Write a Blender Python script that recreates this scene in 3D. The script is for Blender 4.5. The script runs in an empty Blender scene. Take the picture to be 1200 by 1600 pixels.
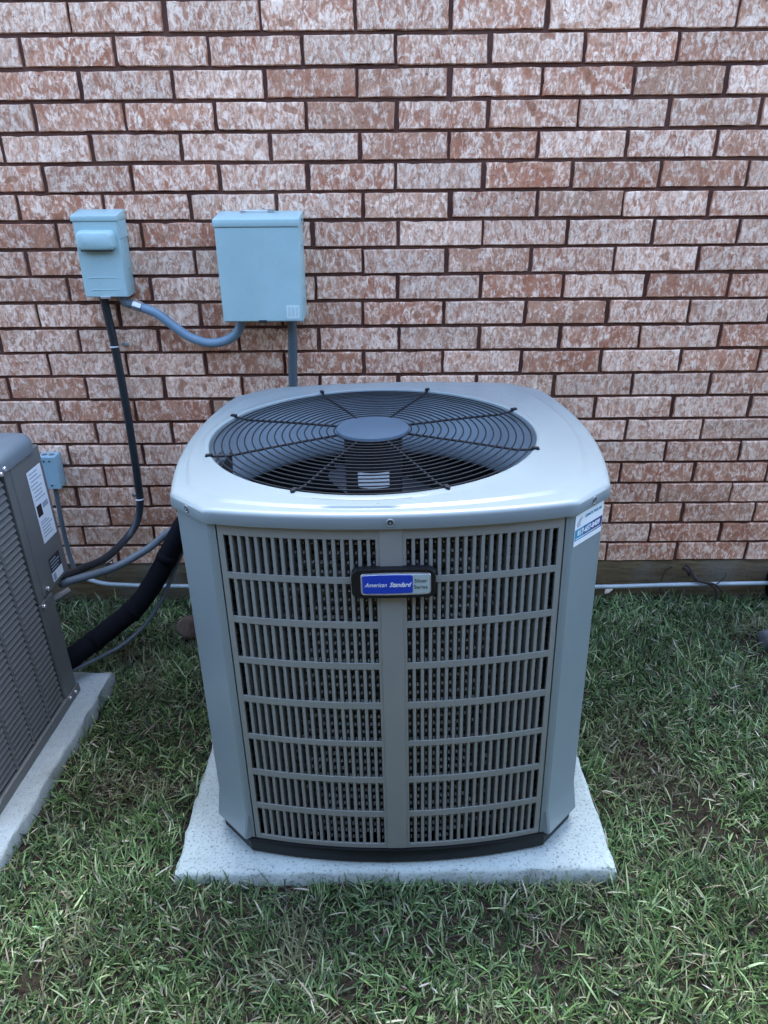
import bpy, bmesh, math, random
import numpy as np
from mathutils import Matrix, Vector

random.seed(7)
rng = np.random.default_rng(11)
S = bpy.context.scene
C = S.collection

# ------------------------------------------------------------------ camera
F_PX, PITCH, YAW, ROLL = 1158.605, 0.459527, -0.002882, -0.007998
CAM_D, CAM_H = 2.29176, 1.33657
ct, st, cy, sy = math.cos(PITCH), math.sin(PITCH), math.cos(YAW), math.sin(YAW)
fw = Vector((sy*ct, cy*ct, -st)); r0 = Vector((cy, -sy, 0)); u0 = r0.cross(fw)
cr, sr = math.cos(ROLL), math.sin(ROLL)
rv = cr*r0 + sr*u0; uv_ = -sr*r0 + cr*u0
cam = bpy.data.cameras.new('camera'); cam_o = bpy.data.objects.new('camera', cam); C.objects.link(cam_o)
cam.sensor_fit = 'VERTICAL'; cam.sensor_height = 24.0; cam.lens = F_PX/1600*24.0
cam.clip_start = 0.05; cam.clip_end = 500
M = Matrix.Identity(4)
for i in range(3):
    M[i][0], M[i][1], M[i][2] = rv[i], uv_[i], -fw[i]
M[0][3], M[1][3], M[2][3] = 0, -CAM_D, CAM_H
cam_o.matrix_world = M
S.camera = cam_o

# ------------------------------------------------------------------ world, sun, exposure
SUN_EL, SUN_AZ = math.radians(66), math.radians(4)      # azimuth clockwise from +Y
w = bpy.data.worlds.new('World'); S.world = w; w.use_nodes = True
nt = w.node_tree; bg = nt.nodes['Background']
sky = nt.nodes.new('ShaderNodeTexSky'); sky.sky_type = 'NISHITA'; sky.sun_disc = False
sky.sun_elevation = SUN_EL; sky.sun_rotation = SUN_AZ
sky.air_density = 1.0; sky.dust_density = 1.5; sky.ozone_density = 1.0
nt.links.new(sky.outputs[0], bg.inputs[0]); bg.inputs[1].default_value = 0.15
sun = bpy.data.lights.new('sun', 'SUN'); sun.energy = 0.55; sun.angle = math.radians(26); sun.color = (1.0, 0.98, 0.95)
sun_o = bpy.data.objects.new('sun', sun); C.objects.link(sun_o)
d = Vector((math.sin(SUN_AZ)*math.cos(SUN_EL), math.cos(SUN_AZ)*math.cos(SUN_EL), math.sin(SUN_EL)))
sun_o.rotation_euler = d.to_track_quat('Z', 'Y').to_euler()
S.view_settings.view_transform = 'Standard'; S.view_settings.look = 'None'
S.view_settings.exposure = 3.1; S.view_settings.gamma = 1.0

# ------------------------------------------------------------------ helpers
def tag(o, label=None, cat=None, group=None, kind=None):
    if label: o['label'] = label
    if cat: o['category'] = cat
    if group: o['group'] = group
    if kind: o['kind'] = kind
    return o

def link(name, me, mat=None, parent=None, loc=None, rot=None, smooth=False):
    o = bpy.data.objects.new(name, me); C.objects.link(o)
    if me is not None and mat is not None and not me.materials: me.materials.append(mat)
    if parent: o.parent = parent
    if loc is not None: o.location = loc
    if rot is not None: o.rotation_euler = rot
    if smooth and me: me.polygons.foreach_set('use_smooth', [True]*len(me.polygons))
    return o

def empty(name, loc=(0, 0, 0), rot=(0, 0, 0)):
    o = bpy.data.objects.new(name, None); C.objects.link(o)
    o.location = loc; o.rotation_euler = rot; o.empty_display_size = 0.1
    return o

def mesh(name, v, f):
    me = bpy.data.meshes.new(name); me.from_pydata([tuple(p) for p in v], [], f); me.update(); return me

class MB:
    def __init__(s): s.v = []; s.f = []
    def add(s, v, f):
        b = len(s.v); s.v += [tuple(p) for p in v]; s.f += [tuple(i+b for i in q) for q in f]; return s
    def box(s, x0, x1, y0, y1, z0, z1):
        v = [(x, y, z) for z in (z0, z1) for y in (y0, y1) for x in (x0, x1)]
        return s.add(v, [(0, 2, 3, 1), (4, 5, 7, 6), (0, 1, 5, 4), (2, 6, 7, 3), (0, 4, 6, 2), (1, 3, 7, 5)])
    def tube(s, pts, r, n=10, cap=True, ripple=None):
        pts = [Vector(p) for p in pts]; N = len(pts)
        t0 = (pts[1]-pts[0]).normalized()
        ref = Vector((0, 0, 1)) if abs(t0.z) < .9 else Vector((1, 0, 0))
        nrm = (ref - t0*ref.dot(t0)).normalized(); vs = []; fs = []
        for i, p in enumerate(pts):
            t = (pts[min(i+1, N-1)]-pts[max(i-1, 0)]).normalized()
            nrm = (nrm - t*nrm.dot(t)).normalized(); b = t.cross(nrm)
            rr = r[i] if hasattr(r, '__len__') else r
            if ripple: rr += ripple*(1 if i % 2 else -1)
            for k in range(n):
                a = 2*math.pi*k/n; vs.append(p + (nrm*math.cos(a)+b*math.sin(a))*rr)
        for i in range(N-1):
            for k in range(n):
                k2 = (k+1) % n; fs.append((i*n+k, i*n+k2, (i+1)*n+k2, (i+1)*n+k))
        if cap: fs += [tuple(range(n-1, -1, -1)), tuple((N-1)*n+k for k in range(n))]
        return s.add(vs, fs)
    def disc(s, c, r, z0, z1, n=24, axis=2):
        vs = []
        for z in (z0, z1):
            for k in range(n):
                a = 2*math.pi*k/n; u, q = r*math.cos(a), r*math.sin(a)
                p = {2: (c[0]+u, c[1]+q, z), 1: (c[0]+u, z, c[1]+q), 0: (z, c[0]+u, c[1]+q)}[axis]
                vs.append(p)
        fs = [tuple(range(n-1, -1, -1)), tuple(range(n, 2*n))] + [(k, (k+1) % n, n+(k+1) % n, n+k) for k in range(n)]
        return s.add(vs, fs)
    def torus(s, c, R, r, N=72, n=6):
        vs = []; fs = []
        for i in range(N):
            A = 2*math.pi*i/N
            for k in range(n):
                a = 2*math.pi*k/n; q = R+r*math.cos(a)
                vs.append((c[0]+q*math.cos(A), c[1]+q*math.sin(A), c[2]+r*math.sin(a)))
        for i in range(N):
            for k in range(n):
                i2, k2 = (i+1) % N, (k+1) % n
                fs.append((i*n+k, i2*n+k, i2*n+k2, i*n+k2))
        return s.add(vs, fs)
    def loft(s, rings, closed=True, cap0=False, cap1=False):
        n = len(rings[0]); vs = [p for r in rings for p in r]; fs = []
        for i in range(len(rings)-1):
            for k in range(n if closed else n-1):
                k2 = (k+1) % n; fs.append((i*n+k, i*n+k2, (i+1)*n+k2, (i+1)*n+k))
        if cap0: fs.append(tuple(range(n-1, -1, -1)))
        if cap1: fs.append(tuple((len(rings)-1)*n+k for k in range(n)))
        return s.add(vs, fs)
    def me(s, name, recalc=True, bevel=0, bseg=2):
        m = mesh(name, s.v, s.f)
        if recalc or bevel:
            bm = bmesh.new(); bm.from_mesh(m)
            if recalc: bmesh.ops.recalc_face_normals(bm, faces=bm.faces)
            if bevel:
                ed = [e for e in bm.edges if len(e.link_faces) == 2 and e.calc_face_angle(0) > 0.6]
                bmesh.ops.bevel(bm, geom=ed, offset=bevel, segments=bseg, affect='EDGES', profile=0.5, clamp_overlap=True)
            bm.to_mesh(m); bm.free()
        return m

def spline(pts, per=8):
    P = [Vector(p) for p in pts]; P = [2*P[0]-P[1]] + P + [2*P[-1]-P[-2]]; out = []
    for i in range(1, len(P)-2):
        for k in range(per):
            t = k/per; a, b, c_, d_ = P[i-1], P[i], P[i+1], P[i+2]
            out.append(.5*((2*b)+(c_-a)*t+(2*a-5*b+4*c_-d_)*t*t+(3*b-a-3*c_+d_)*t**3))
    out.append(P[-2]); return out

def resample(pts, step):
    out = [pts[0]]; acc = 0
    for a, b in zip(pts, pts[1:]):
        L = (b-a).length; t = step-acc
        while t <= L:
            out.append(a+(b-a)*(t/L)); t += step
        acc = L-(t-step)
    return out

def smooth_angle(o, ang=35):
    me = o.data; me.polygons.foreach_set('use_smooth', [True]*len(me.polygons))
    bm = bmesh.new(); bm.from_mesh(me)
    for e in bm.edges:
        e.smooth = not (len(e.link_faces) == 2 and e.calc_face_angle(0) > math.radians(ang))
    bm.to_mesh(me); bm.free(); return o

def text_mesh(body, size, extrude=0.0002, shear=0.0, bold=0.0, align='LEFT'):
    cu = bpy.data.curves.new('lettering', 'FONT'); cu.body = body; cu.size = size
    cu.extrude = extrude; cu.shear = shear; cu.offset = bold; cu.align_x = align; cu.align_y = 'CENTER'
    cu.resolution_u = 3
    o = bpy.data.objects.new('lettering', cu); C.objects.link(o)
    dg = bpy.context.evaluated_depsgraph_get(); dg.update()
    me = bpy.data.meshes.new_from_object(o.evaluated_get(dg))
    bpy.data.objects.remove(o); bpy.data.curves.remove(cu)
    return me

# ------------------------------------------------------------------ materials
class NT:
    def __init__(s, name):
        s.m = bpy.data.materials.new(name); s.m.use_nodes = True; s.t = s.m.node_tree
        s.b = s.t.nodes['Principled BSDF']; s.out = s.t.nodes['Material Output']
    def n(s, typ, **kw):
        nd = s.t.nodes.new('ShaderNode'+typ)
        for k, v in kw.items(): setattr(nd, k, v)
        return nd
    def l(s, a, b): s.t.links.new(a, b)
    def set(s, sock, v):
        if hasattr(v, 'is_linked') or hasattr(v, 'links'): s.l(v, sock)
        else: sock.default_value = v
    def math(s, op, a, b=0.0, c=None, clamp=False):
        nd = s.n('Math', operation=op, use_clamp=clamp); s.set(nd.inputs[0], a); s.set(nd.inputs[1], b)
        if c is not None: s.set(nd.inputs[2], c)
        return nd.outputs[0]
    def mix(s, f, a, b, bt='MIX'):
        nd = s.n('Mix', data_type='RGBA', blend_type=bt); s.set(nd.inputs[0], f)
        s.set(nd.inputs[6], a if not isinstance(a, tuple) else (*a, 1)[:4]); s.set(nd.inputs[7], b if not isinstance(b, tuple) else (*b, 1)[:4])
        return nd.outputs[2]
    def noise(s, vec, scale, detail=3, rough=.55, dist=0):
        nd = s.n('TexNoise'); s.l(vec, nd.inputs['Vector']) if vec else None
        nd.inputs['Scale'].default_value = scale; nd.inputs['Detail'].default_value = detail
        nd.inputs['Roughness'].default_value = rough; nd.inputs['Distortion'].default_value = dist
        return nd.outputs['Fac']
    def ramp(s, f, a, b, lo=0.0, hi=1.0):
        nd = s.n('MapRange', interpolation_type='SMOOTHSTEP'); s.set(nd.inputs[0], f)
        for i, v in enumerate((a, b, lo, hi)): nd.inputs[i+1].default_value = v
        return nd.outputs[0]
    def bump(s, h, strength=.3, dist=.001):
        nd = s.n('Bump'); nd.inputs['Strength'].default_value = strength; nd.inputs['Distance'].default_value = dist
        s.l(h, nd.inputs['Height']); s.l(nd.outputs[0], s.b.inputs['Normal']); return nd
    def obj(s): return s.n('TexCoord').outputs['Object']
    def scale(s, vec, xyz):
        nd = s.n('Mapping'); s.l(vec, nd.inputs[0]); nd.inputs['Scale'].default_value = xyz; return nd.outputs[0]
    def fin(s, col=None, rough=None, metal=None, spec=None):
        for k, v in (('Base Color', col), ('Roughness', rough), ('Metallic', metal), ('Specular IOR Level', spec)):
            if v is None: continue
            if isinstance(v, tuple): v = (*v, 1)[:4]
            s.set(s.b.inputs[k], v)
        return s.m

def paint(name, col, rough=.35, var=.12, dirt=.10, metal=0.0, coat=0.0, scale=6, spec=.5, wav=.6):
    t = NT(name); v = t.obj()
    n1 = t.noise(v, scale, 4); n2 = t.noise(v, scale*14, 3); n3 = t.noise(v, 260, 2)
    a = tuple(c*(1-var) for c in col); b = tuple(min(1, c*(1+var)) for c in col)
    c = t.mix(t.ramp(n1, .3, .7), a, b)
    sp = t.math('MULTIPLY', t.ramp(n2, .5, .85), dirt)
    c = t.mix(sp, c, tuple(x*.45 for x in (col[0]*1.1, col[1], col[2]*.85)))
    t.bump(t.math('ADD', t.math('MULTIPLY', n3, .02), t.math('MULTIPLY', t.noise(v, 7, 2), wav)), 1.0, .0022); t.b.inputs['Coat Weight'].default_value = coat; t.b.inputs['Coat Roughness'].default_value = .15
    r = t.math('MULTIPLY_ADD', n1, .18, rough-.08)
    return t.fin(c, r, metal, spec)

def flat(name, col, rough=.5, metal=0.0, spec=.5):
    t = NT(name); n = t.noise(t.obj(), 90, 3)
    c = t.mix(n, tuple(x*.88 for x in col), tuple(min(1, x*1.1) for x in col))
    return t.fin(c, rough, metal, spec)

def brick_mat():
    t = NT('brick_clay'); oi = t.n('ObjectInfo').outputs['Random']; at = t.n('Attribute', attribute_name='seed').outputs['Fac']
    seed = t.math('FRACT', t.math('ADD', oi, at)); cx = t.n('CombineXYZ')
    for i, k in enumerate((41.0, 87.0, 63.0)): t.l(t.math('MULTIPLY', seed, k), cx.inputs[i])
    va = t.n('VectorMath', operation='ADD'); t.l(t.obj(), va.inputs[0]); t.l(cx.outputs[0], va.inputs[1]); v = va.outputs[0]
    vs = t.scale(v, (1.25, 1, .8))
    n1 = t.noise(vs, 34, 7, .66, 1.0)            # swirls of wash
    n2 = t.noise(v, 13, 3, .5, .4)               # broad patches
    n3 = t.noise(v, 190, 3, .6)                  # grain
    n4 = t.noise(t.scale(v, (1.3, 1, .65)), 58, 5, .66, 1.1)   # ridges
    wn = t.n('TexWhiteNoise', noise_dimensions='1D'); t.l(seed, wn.inputs['W']); wr = t.n('SeparateColor'); t.l(wn.outputs['Color'], wr.inputs[0])
    ra, rb, rc = wr.outputs
    uv = t.n('UVMap').outputs[0]; su = t.n('SeparateXYZ'); t.l(uv, su.inputs[0])
    u = t.math('ADD', su.outputs[0], t.math('MULTIPLY', t.math('SUBTRACT', n1, .5), .06))
    eu = t.math('ABSOLUTE', t.math('SUBTRACT', u, .5))
    ends = t.math('MULTIPLY', t.ramp(eu, .43, .462), t.ramp(t.math('ADD', ra, t.noise(v, 7, 1)), .55, 1.0))
    clay = t.mix(t.ramp(n2, .35, .65), (.43, .165, .09), (.53, .255, .15))
    clay = t.mix(t.math('MULTIPLY', t.ramp(ra, .5, 1.0), .6), clay, (.50, .31, .20))
    clay = t.mix(t.math('MULTIPLY', t.ramp(n3, .45, .7), .35), clay, (.30, .125, .08))
    wash = t.mix(t.ramp(n4, .4, .62), (.65, .375, .25), (.95, .735, .57))
    wash = t.mix(t.math('MULTIPLY', t.ramp(n2, .5, .75), .35), wash, (.62, .36, .245))
    thr = t.math('MULTIPLY_ADD', rb, .115, -.062)
    wm = t.ramp(t.math('ADD', t.math('ADD', t.math('MULTIPLY', n1, .62), t.math('MULTIPLY', n4, .38)), thr), .39, .54)
    wm = t.math('MULTIPLY', wm, t.math('MULTIPLY_ADD', ends, -.88, 1.0))
    wm = t.math('MULTIPLY', wm, .9)
    col = t.mix(wm, clay, wash)
    spot = t.math('MULTIPLY', t.ramp(t.noise(v, 26, 1, .4), .66, .72), t.ramp(rc, .35, .8))
    col = t.mix(t.math('MULTIPLY', spot, .75), col, (.31, .125, .062))
    pit = t.ramp(t.noise(v, 120, 2, .5, .6), .70, .76)
    col = t.mix(t.math('MULTIPLY', pit, .8), col, (.06, .04, .035))
    rdg = t.ramp(t.math('ABSOLUTE', t.math('SUBTRACT', t.noise(t.scale(v, (1.2, 1, .8)), 44, 4, .6, 1.4), .5)), .0, .022, 1.0, 0.0)
    col = t.mix(t.math('MULTIPLY', rdg, .42), col, (.20, .10, .075))
    hs = t.n('HueSaturation'); t.l(col, hs.inputs['Color']); t.l(t.math('MULTIPLY_ADD', rc, .26, .86), hs.inputs['Value'])
    h = t.math('SUBTRACT', t.math('ADD', t.math('MULTIPLY', n4, .8), t.math('MULTIPLY', wm, .35)), t.math('ADD', t.math('MULTIPLY', pit, .9), t.math('MULTIPLY', rdg, .35)))
    t.bump(t.math('ADD', h, t.math('MULTIPLY', n3, .3)), .75, .003)
    return t.fin(hs.outputs[0], .88, 0, .25)

def concrete_mat(name, col, speck=.55, scale=1.0):
    t = NT(name); v = t.obj()
    n1 = t.noise(v, 5*scale, 4); n2 = t.noise(v, 60*scale, 4, .65); n3 = t.noise(v, 160*scale, 3, .7); n4 = t.noise(v, 330*scale, 2)
    c = t.mix(t.ramp(n1, .3, .7), tuple(x*.78 for x in col), col)
    c = t.mix(t.math('MULTIPLY', t.ramp(n2, .45, .75), .35), c, tuple(x*.5 for x in col))
    c = t.mix(t.math('MULTIPLY', t.ramp(n3, .54, .66), speck), c, tuple(x*.22 for x in col))
    c = t.mix(t.math('MULTIPLY', t.ramp(n4, .6, .75), .3), c, tuple(min(1, x*1.5) for x in col))
    st_n = t.noise(v, 2.2*scale, 5, .7, .6); c = t.mix(t.math('MULTIPLY', t.ramp(st_n, .52, .72), .38), c, (.16, .14, .11))
    h = t.math('SUBTRACT', t.math('MULTIPLY', n2, .6), t.math('MULTIPLY', t.ramp(n3, .57, .68), .6))
    t.bump(h, .6, .002)
    return t.fin(c, .9, 0, .3)

def mortar_mat():
    t = NT('mortar_grey_brown'); v = t.obj(); n1 = t.noise(v, 8, 4); n2 = t.noise(v, 150, 4, .7)
    c = t.mix(t.ramp(n1, .3, .7), (.085, .040, .031), (.13, .066, .050))
    c = t.mix(t.math('MULTIPLY', t.ramp(n2, .5, .7), .4), c, (.055, .03, .024))
    t.bump(n2, .8, .004); return t.fin(c, .95, 0, .2)

def wood_mat():
    t = NT('foundation_tan'); v = t.obj(); n1 = t.noise(t.scale(v, (1, 1, 7)), 9, 5, .6, .6); n2 = t.noise(v, 120, 4, .65); n3 = t.noise(v, 3, 3)
    c = t.mix(t.ramp(n1, .3, .7), (.085, .060, .030), (.165, .122, .066))
    c = t.mix(t.ramp(n3, .45, .65), c, (.145, .13, .10))
    c = t.mix(t.math('MULTIPLY', t.ramp(n2, .5, .7), .45), c, (.06, .05, .03))
    t.bump(t.math('ADD', n1, n2), .5, .003); return t.fin(c, .92, 0, .2)

def soil_mat():
    t = NT('dark_soil'); v = t.obj(); n1 = t.noise(v, 6, 4); n2 = t.noise(v, 70, 5, .7)
    c = t.mix(t.ramp(n2, .35, .7), (.018, .014, .011), (.06, .045, .034))
    c = t.mix(t.math('MULTIPLY', t.ramp(n1, .45, .65), .5), c, (.045, .05, .028))
    t.bump(n2, 1.0, .012); return t.fin(c, .97, 0, .1)

def grass_mat():
    t = NT('grass_blades'); a = t.n('Attribute', attribute_name='tint').outputs['Color']
    t.fin(None, .45, 0, .35); t.l(a, t.b.inputs['Base Color'])
    tr = t.n('BsdfTranslucent'); t.l(a, tr.inputs[0]); mx = t.n('MixShader'); mx.inputs[0].default_value = .22
    t.l(t.b.outputs[0], mx.inputs[1]); t.l(tr.outputs[0], mx.inputs[2]); t.l(mx.outputs[0], t.out.inputs[0]); return t.m

BRICK = brick_mat(); MORTAR = mortar_mat(); FOUND = wood_mat(); SOIL = soil_mat(); GRASS = grass_mat()
PAD = concrete_mat('pad_concrete', (.42, .50, .475), .7); PAD2 = concrete_mat('old_pad_concrete', (.37, .43, .425), .3)
UNIT = paint('unit_paint', (.188, .238, .250), .30, .025, .0, 0, .2)
GRILLE = paint('grille_paint', (.228, .248, .236), .34, .03, .03, 0, .1)
UNITIN = paint('collar_paint', (.27, .34, .39), .45, .1, .2)
BOXP = paint('box_paint', (.325, .475, .478), .42, .06, .13, 0, 0)
BOXP2 = paint('small_box_paint', (.27, .41, .46), .45, .06, .15)
OLDP = paint('old_unit_paint', (.135, .142, .134), .42, .08, .12)
OLDLID = paint('old_lid_paint', (.12, .155, .175), .36, .08, .12, 0, .1)
BLACK = paint('black_plastic', (.008, .009, .010), .45, .1, .05, 0, 0, 6, .3)
WIRE = flat('black_wire', (.010, .013, .018), .55, 0, .2)
HUB = paint('hub_plastic', (.040, .070, .105), .7, .08, .1, 0, 0, 6, .2)
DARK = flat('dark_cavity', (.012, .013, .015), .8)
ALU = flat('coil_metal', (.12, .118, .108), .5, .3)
STEEL = flat('zinc_steel', (.55, .57, .58), .32, .85)
BRIGHT = flat('bright_screw', (.75, .77, .78), .25, .7)
BLADE = paint('fan_blade_metal', (.05, .065, .08), .4, .1, .2, .5)
BLACKC = paint('black_conduit', (.012, .018, .024), .4, .15, .2)
GREYC = paint('grey_conduit', (.10, .13, .15), .45, .12, .25)
FLEXC = paint('grey_flex', (.15, .24, .31), .42, .1, .2)
DFLEX = paint('dark_flex', (.06, .085, .10), .45, .12, .2)
FOAM = flat('black_foam', (.004, .005, .008), .85, 0, .12)
PVC = paint('pale_pipe', (.30, .36, .38), .4, .12, .35, 0, 0, 14)
WHITE = flat('white_label', (.72, .78, .80), .5)
PALEB = flat('pale_sticker', (.55, .68, .66), .5)
GREYINK = flat('grey_ink', (.30, .36, .42), .6); INK = flat('black_ink', (.015, .016, .02), .5)
BLUE = flat('badge_blue', (.008, .045, .42), .3); SILVER = flat('badge_silver', (.42, .56, .60), .3, .3); CHROME = flat('badge_rim', (.62, .68, .78), .2, .7)
TEAL = flat('sticker_teal', (.02, .26, .42), .5); NAVY = flat('sticker_navy', (.012, .03, .16), .5)
STONE1 = concrete_mat('brown_stone', (.12, .085, .065), .3, 1); STONE2 = concrete_mat('grey_stone', (.13, .145, .155), .4, 1)
ROOT = flat('dry_root', (.03, .022, .016), .9)
LEAFM = flat('pale_leaf', (.62, .56, .48), .7)

# ------------------------------------------------------------------ ground and grass
def soil_h(x, y):
    return (-.147 + .010*np.exp(-((y+1.25)/.14)**2)*np.exp(-(x/.7)**4) + .005*np.sin(3.1*x+1.3)*np.cos(2.7*y+.4) + .004*np.sin(9.3*x-2)*np.cos(7.9*y+1) + .003*np.sin(23*x+4*y)*np.sin(19*y-5*x))

xs = np.concatenate([[-90, -40, -15, -6, -3.4], np.arange(-2.6, 2.61, .03), [3.4, 6, 15, 40, 90]])
ys = np.concatenate([[-90, -40, -15, -6, -3.6], np.arange(-2.9, .16, .03), [.5, 3, 20, 90]])
X, Y = np.meshgrid(xs, ys); Z = soil_h(X, Y); near = (np.abs(X) < 2.7) & (Y > -3) & (Y < .2)
Z = np.where(near, Z + rng.normal(0, .0022, X.shape), -.150)
nx, ny = len(xs), len(ys); V = np.stack([X, Y, Z], -1).reshape(-1, 3)
idx = np.arange(nx*ny).reshape(ny, nx)
Fq = np.stack([idx[:-1, :-1], idx[:-1, 1:], idx[1:, 1:], idx[1:, :-1]], -1).reshape(-1, 4)
g = link('ground', mesh('ground', V.tolist(), Fq.tolist()), SOIL, smooth=True); tag(g, 'dark brown soil ground under the lawn', 'ground', kind='structure')

UC = Vector((.0214, -.7084, -.1200)); LX, LY = -.01604, .03332      # condenser base centre and its slight lean
def unit_mat(): # lean: local z axis tips by (LX, LY)
    z = Vector((LX, LY, 1)).normalized(); x = Vector((1, 0, -LX)); x = (x-z*x.dot(z)).normalized(); y = z.cross(x)
    m = Matrix.Identity(4)
    for i in range(3): m[i][0], m[i][1], m[i][2], m[i][3] = x[i], y[i], z[i], UC[i]
    return m
UM = unit_mat()
PADX0, PADX1, PADY0, PADY1 = -.500, .482, -.465, .46                # main pad, local to the condenser base
LP_O = Vector((-.838, -.478, -.10)); LP_A = math.radians(-3.4)       # old unit's pad: rear right corner, turn

def value_noise(x, y, f, seed):
    r = np.random.default_rng(seed); G = r.random((64, 64)); x = x*f+17; y = y*f+23
    xi, yi = np.floor(x).astype(int), np.floor(y).astype(int); a, b = x-xi, y-yi; a = a*a*(3-2*a); b = b*b*(3-2*b)
    g_ = lambda i, j: G[i % 64, j % 64]
    return (g_(xi, yi)*(1-a)+g_(xi+1, yi)*a)*(1-b)+(g_(xi, yi+1)*(1-a)+g_(xi+1, yi+1)*a)*b

def in_pads(x, y, m=.0):
    lx_, ly_ = x-UC.x, y-UC.y
    a = (lx_ > PADX0-m) & (lx_ < PADX1+m) & (ly_ > PADY0-m) & (ly_ < PADY1+m)
    dx, dy = x-LP_O.x, y-LP_O.y; c_, s_ = math.cos(-LP_A), math.sin(-LP_A)
    qx, qy = dx*c_-dy*s_, dx*s_+dy*c_
    return a | ((qx < m) & (qx > -.95-m) & (qy < m) & (qy > -.70-m))

bare = [(.74, -1.02, .10, .75), (.88, -1.09, .09, .8), (.66, -.78, .08, .5), (.95, -.62, .06, .4), (-.40, -1.27, .05, .7), (-.30, -1.40, .05, .35), (-.62, -.93, .10, .45), (.60, -.86, .07, .5),
        (-.50, -.55, .14, .45), (1.1, -.52, .05, .4), (-.60, -.35, .14, .35), (.56, -.60, .07, .5), (1.22, -.30, .08, .9), (.55, -1.0, .05, .5), (.3, -1.4, .05, .3), (.62,-1.32,.05,.4)]
def blades(n, lo, hi, wlo, whi, lean_m, lean_s, cols, wts, seed, zoff=0.0, clump=True, bendr=(.1, .9)):
    r = np.random.default_rng(seed)
    x = r.uniform(-2.0, 2.0, n); y = r.uniform(-2.35, -.005, n)
    keep = ~in_pads(x, y, .004); dens = .30+1.5*value_noise(x, y, 10, seed)*(.35+value_noise(x, y, 3.2, 5))
    for bx, by, br, bs in bare:
        dens *= 1-bs*np.exp(-((x-bx)**2+(y-by)**2)/br**2)
    if clump: keep &= r.random(n) < np.clip(dens, .05, 1)
    x, y = x[keep], y[keep]; n = len(x)
    L = r.uniform(lo, hi, n)*(.75+.6*value_noise(x, y, 5, 3)); W = r.uniform(wlo, whi, n)
    tuft = value_noise(x, y, 16, seed+1)*6.28*2; az = np.where(r.random(n) < .45, tuft+r.normal(0, .7, n), r.uniform(0, 6.283, n))
    th = np.clip(r.normal(lean_m, lean_s, n), .05, 1.5); bend = r.uniform(*bendr, n); tw = r.normal(0, .7, n)
    z = soil_h(x, y)+zoff+r.uniform(-.003, .004, n)
    ss = [0, .38, .72, 1.0]; px, py, pz = x.copy(), y.copy(), z.copy(); pts = [(px, py, pz)]; prev = 0
    for s_ in ss[1:]:
        a = np.minimum(th+bend*(s_+prev)/2, 1.75); dl = (s_-prev)*L; prev = s_
        px = px+np.sin(a)*np.cos(az)*dl; py = py+np.sin(a)*np.sin(az)*dl; pz = np.maximum(pz+np.cos(a)*dl, z+.001); pts.append((px, py, pz))
    sx, sy_, sz = -np.sin(az)*np.cos(tw), np.cos(az)*np.cos(tw), np.sin(tw)
    wf = [.75, 1.0, .7]; cols_v = []
    Vv = np.zeros((n, 7, 3))
    for i in range(3):
        for k, sg in enumerate((-1, 1)):
            h = W*wf[i]*.5*sg
            Vv[:, i*2+k, 0] = pts[i][0]+sx*h; Vv[:, i*2+k, 1] = pts[i][1]+sy_*h; Vv[:, i*2+k, 2] = pts[i][2]+sz*h
    for j in range(3): Vv[:, 6, j] = pts[3][j]
    ok = Vv[:, :, 1].max(1) < -.002; Vv = Vv[ok]; n = len(Vv); x, y = x[ok], y[ok]
    ci = r.choice(len(cols), n, p=wts); cc = np.array(cols)[ci]*r.uniform(.7, 1.3, (n, 1))*r.uniform(.92, 1.08, (n, 3))*(.62+.8*value_noise(x, y, 7, 77)[:, None])
    br_ = np.clip(value_noise(x, y, 4.5, 78)*value_noise(x, y, 11, 79)*2.4-.85, 0, .45)[:, None]; cc = cc*(1-br_)+br_*np.array([.17, .145, .10])*r.uniform(.5, 1.6, (n, 1))
    return Vv, np.clip(cc, 0, 1)

GREEN = [(.066, .122, .040), (.102, .180, .062), (.032, .064, .026), (.170, .255, .100), (.30, .38, .20), (.42, .40, .30), (.26, .23, .16)]
STRAW = [(.11, .09, .06), (.19, .16, .11), (.36, .32, .24), (.05, .042, .03), (.035, .045, .028)]
sets = [blades(215000, .022, .050, .0024, .0044, .78, .36, GREEN, [.26, .26, .18, .15, .09, .03, .03], 21),
        blades(17000, .036, .070, .0032, .0056, .62, .32, GREEN, [.2, .3, .15, .2, .13, .01, .01], 22),
        blades(40000, .022, .06, .0014, .003, 1.38, .14, STRAW, [.26, .24, .12, .24, .14], 23, .002, True, (0, .25)),
        blades(1500, .018, .04, .0022, .0042, 1.15, .25, [(.36, .34, .26), (.28, .24, .17), (.42, .40, .33)], [.4, .4, .2], 24, .018, True, (0, .5))]
Vall = np.concatenate([s_[0] for s_ in sets]); Call = np.concatenate([s_[1] for s_ in sets]); n = len(Vall)
me = bpy.data.meshes.new('grass'); me.vertices.add(n*7); me.vertices.foreach_set('co', Vall.reshape(-1).astype(np.float32))
pat = np.array([0, 1, 3, 2, 2, 3, 5, 4, 4, 5, 6]); me.loops.add(n*11); me.loops.foreach_set('vertex_index', (np.arange(n)[:, None]*7+pat).reshape(-1).astype(np.int32))
me.polygons.add(n*3); ls = (np.arange(n)[:, None]*11+np.array([0, 4, 8])).reshape(-1); me.polygons.foreach_set('loop_start', ls.astype(np.int32))
me.polygons.foreach_set('use_smooth', np.ones(n*3, bool)); me.update(calc_edges=True)
at = me.attributes.new('tint', 'FLOAT_COLOR', 'POINT'); cc = np.ones((n, 7, 4), np.float32); cc[:, :, :3] = Call[:, None, :]; at.data.foreach_set('color', cc.reshape(-1))
me.materials.append(GRASS); gr = bpy.data.objects.new('grass', me); C.objects.link(gr)
tag(gr, 'green lawn grass mixed with dry straw around the concrete pads', 'grass', kind='stuff')

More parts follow.
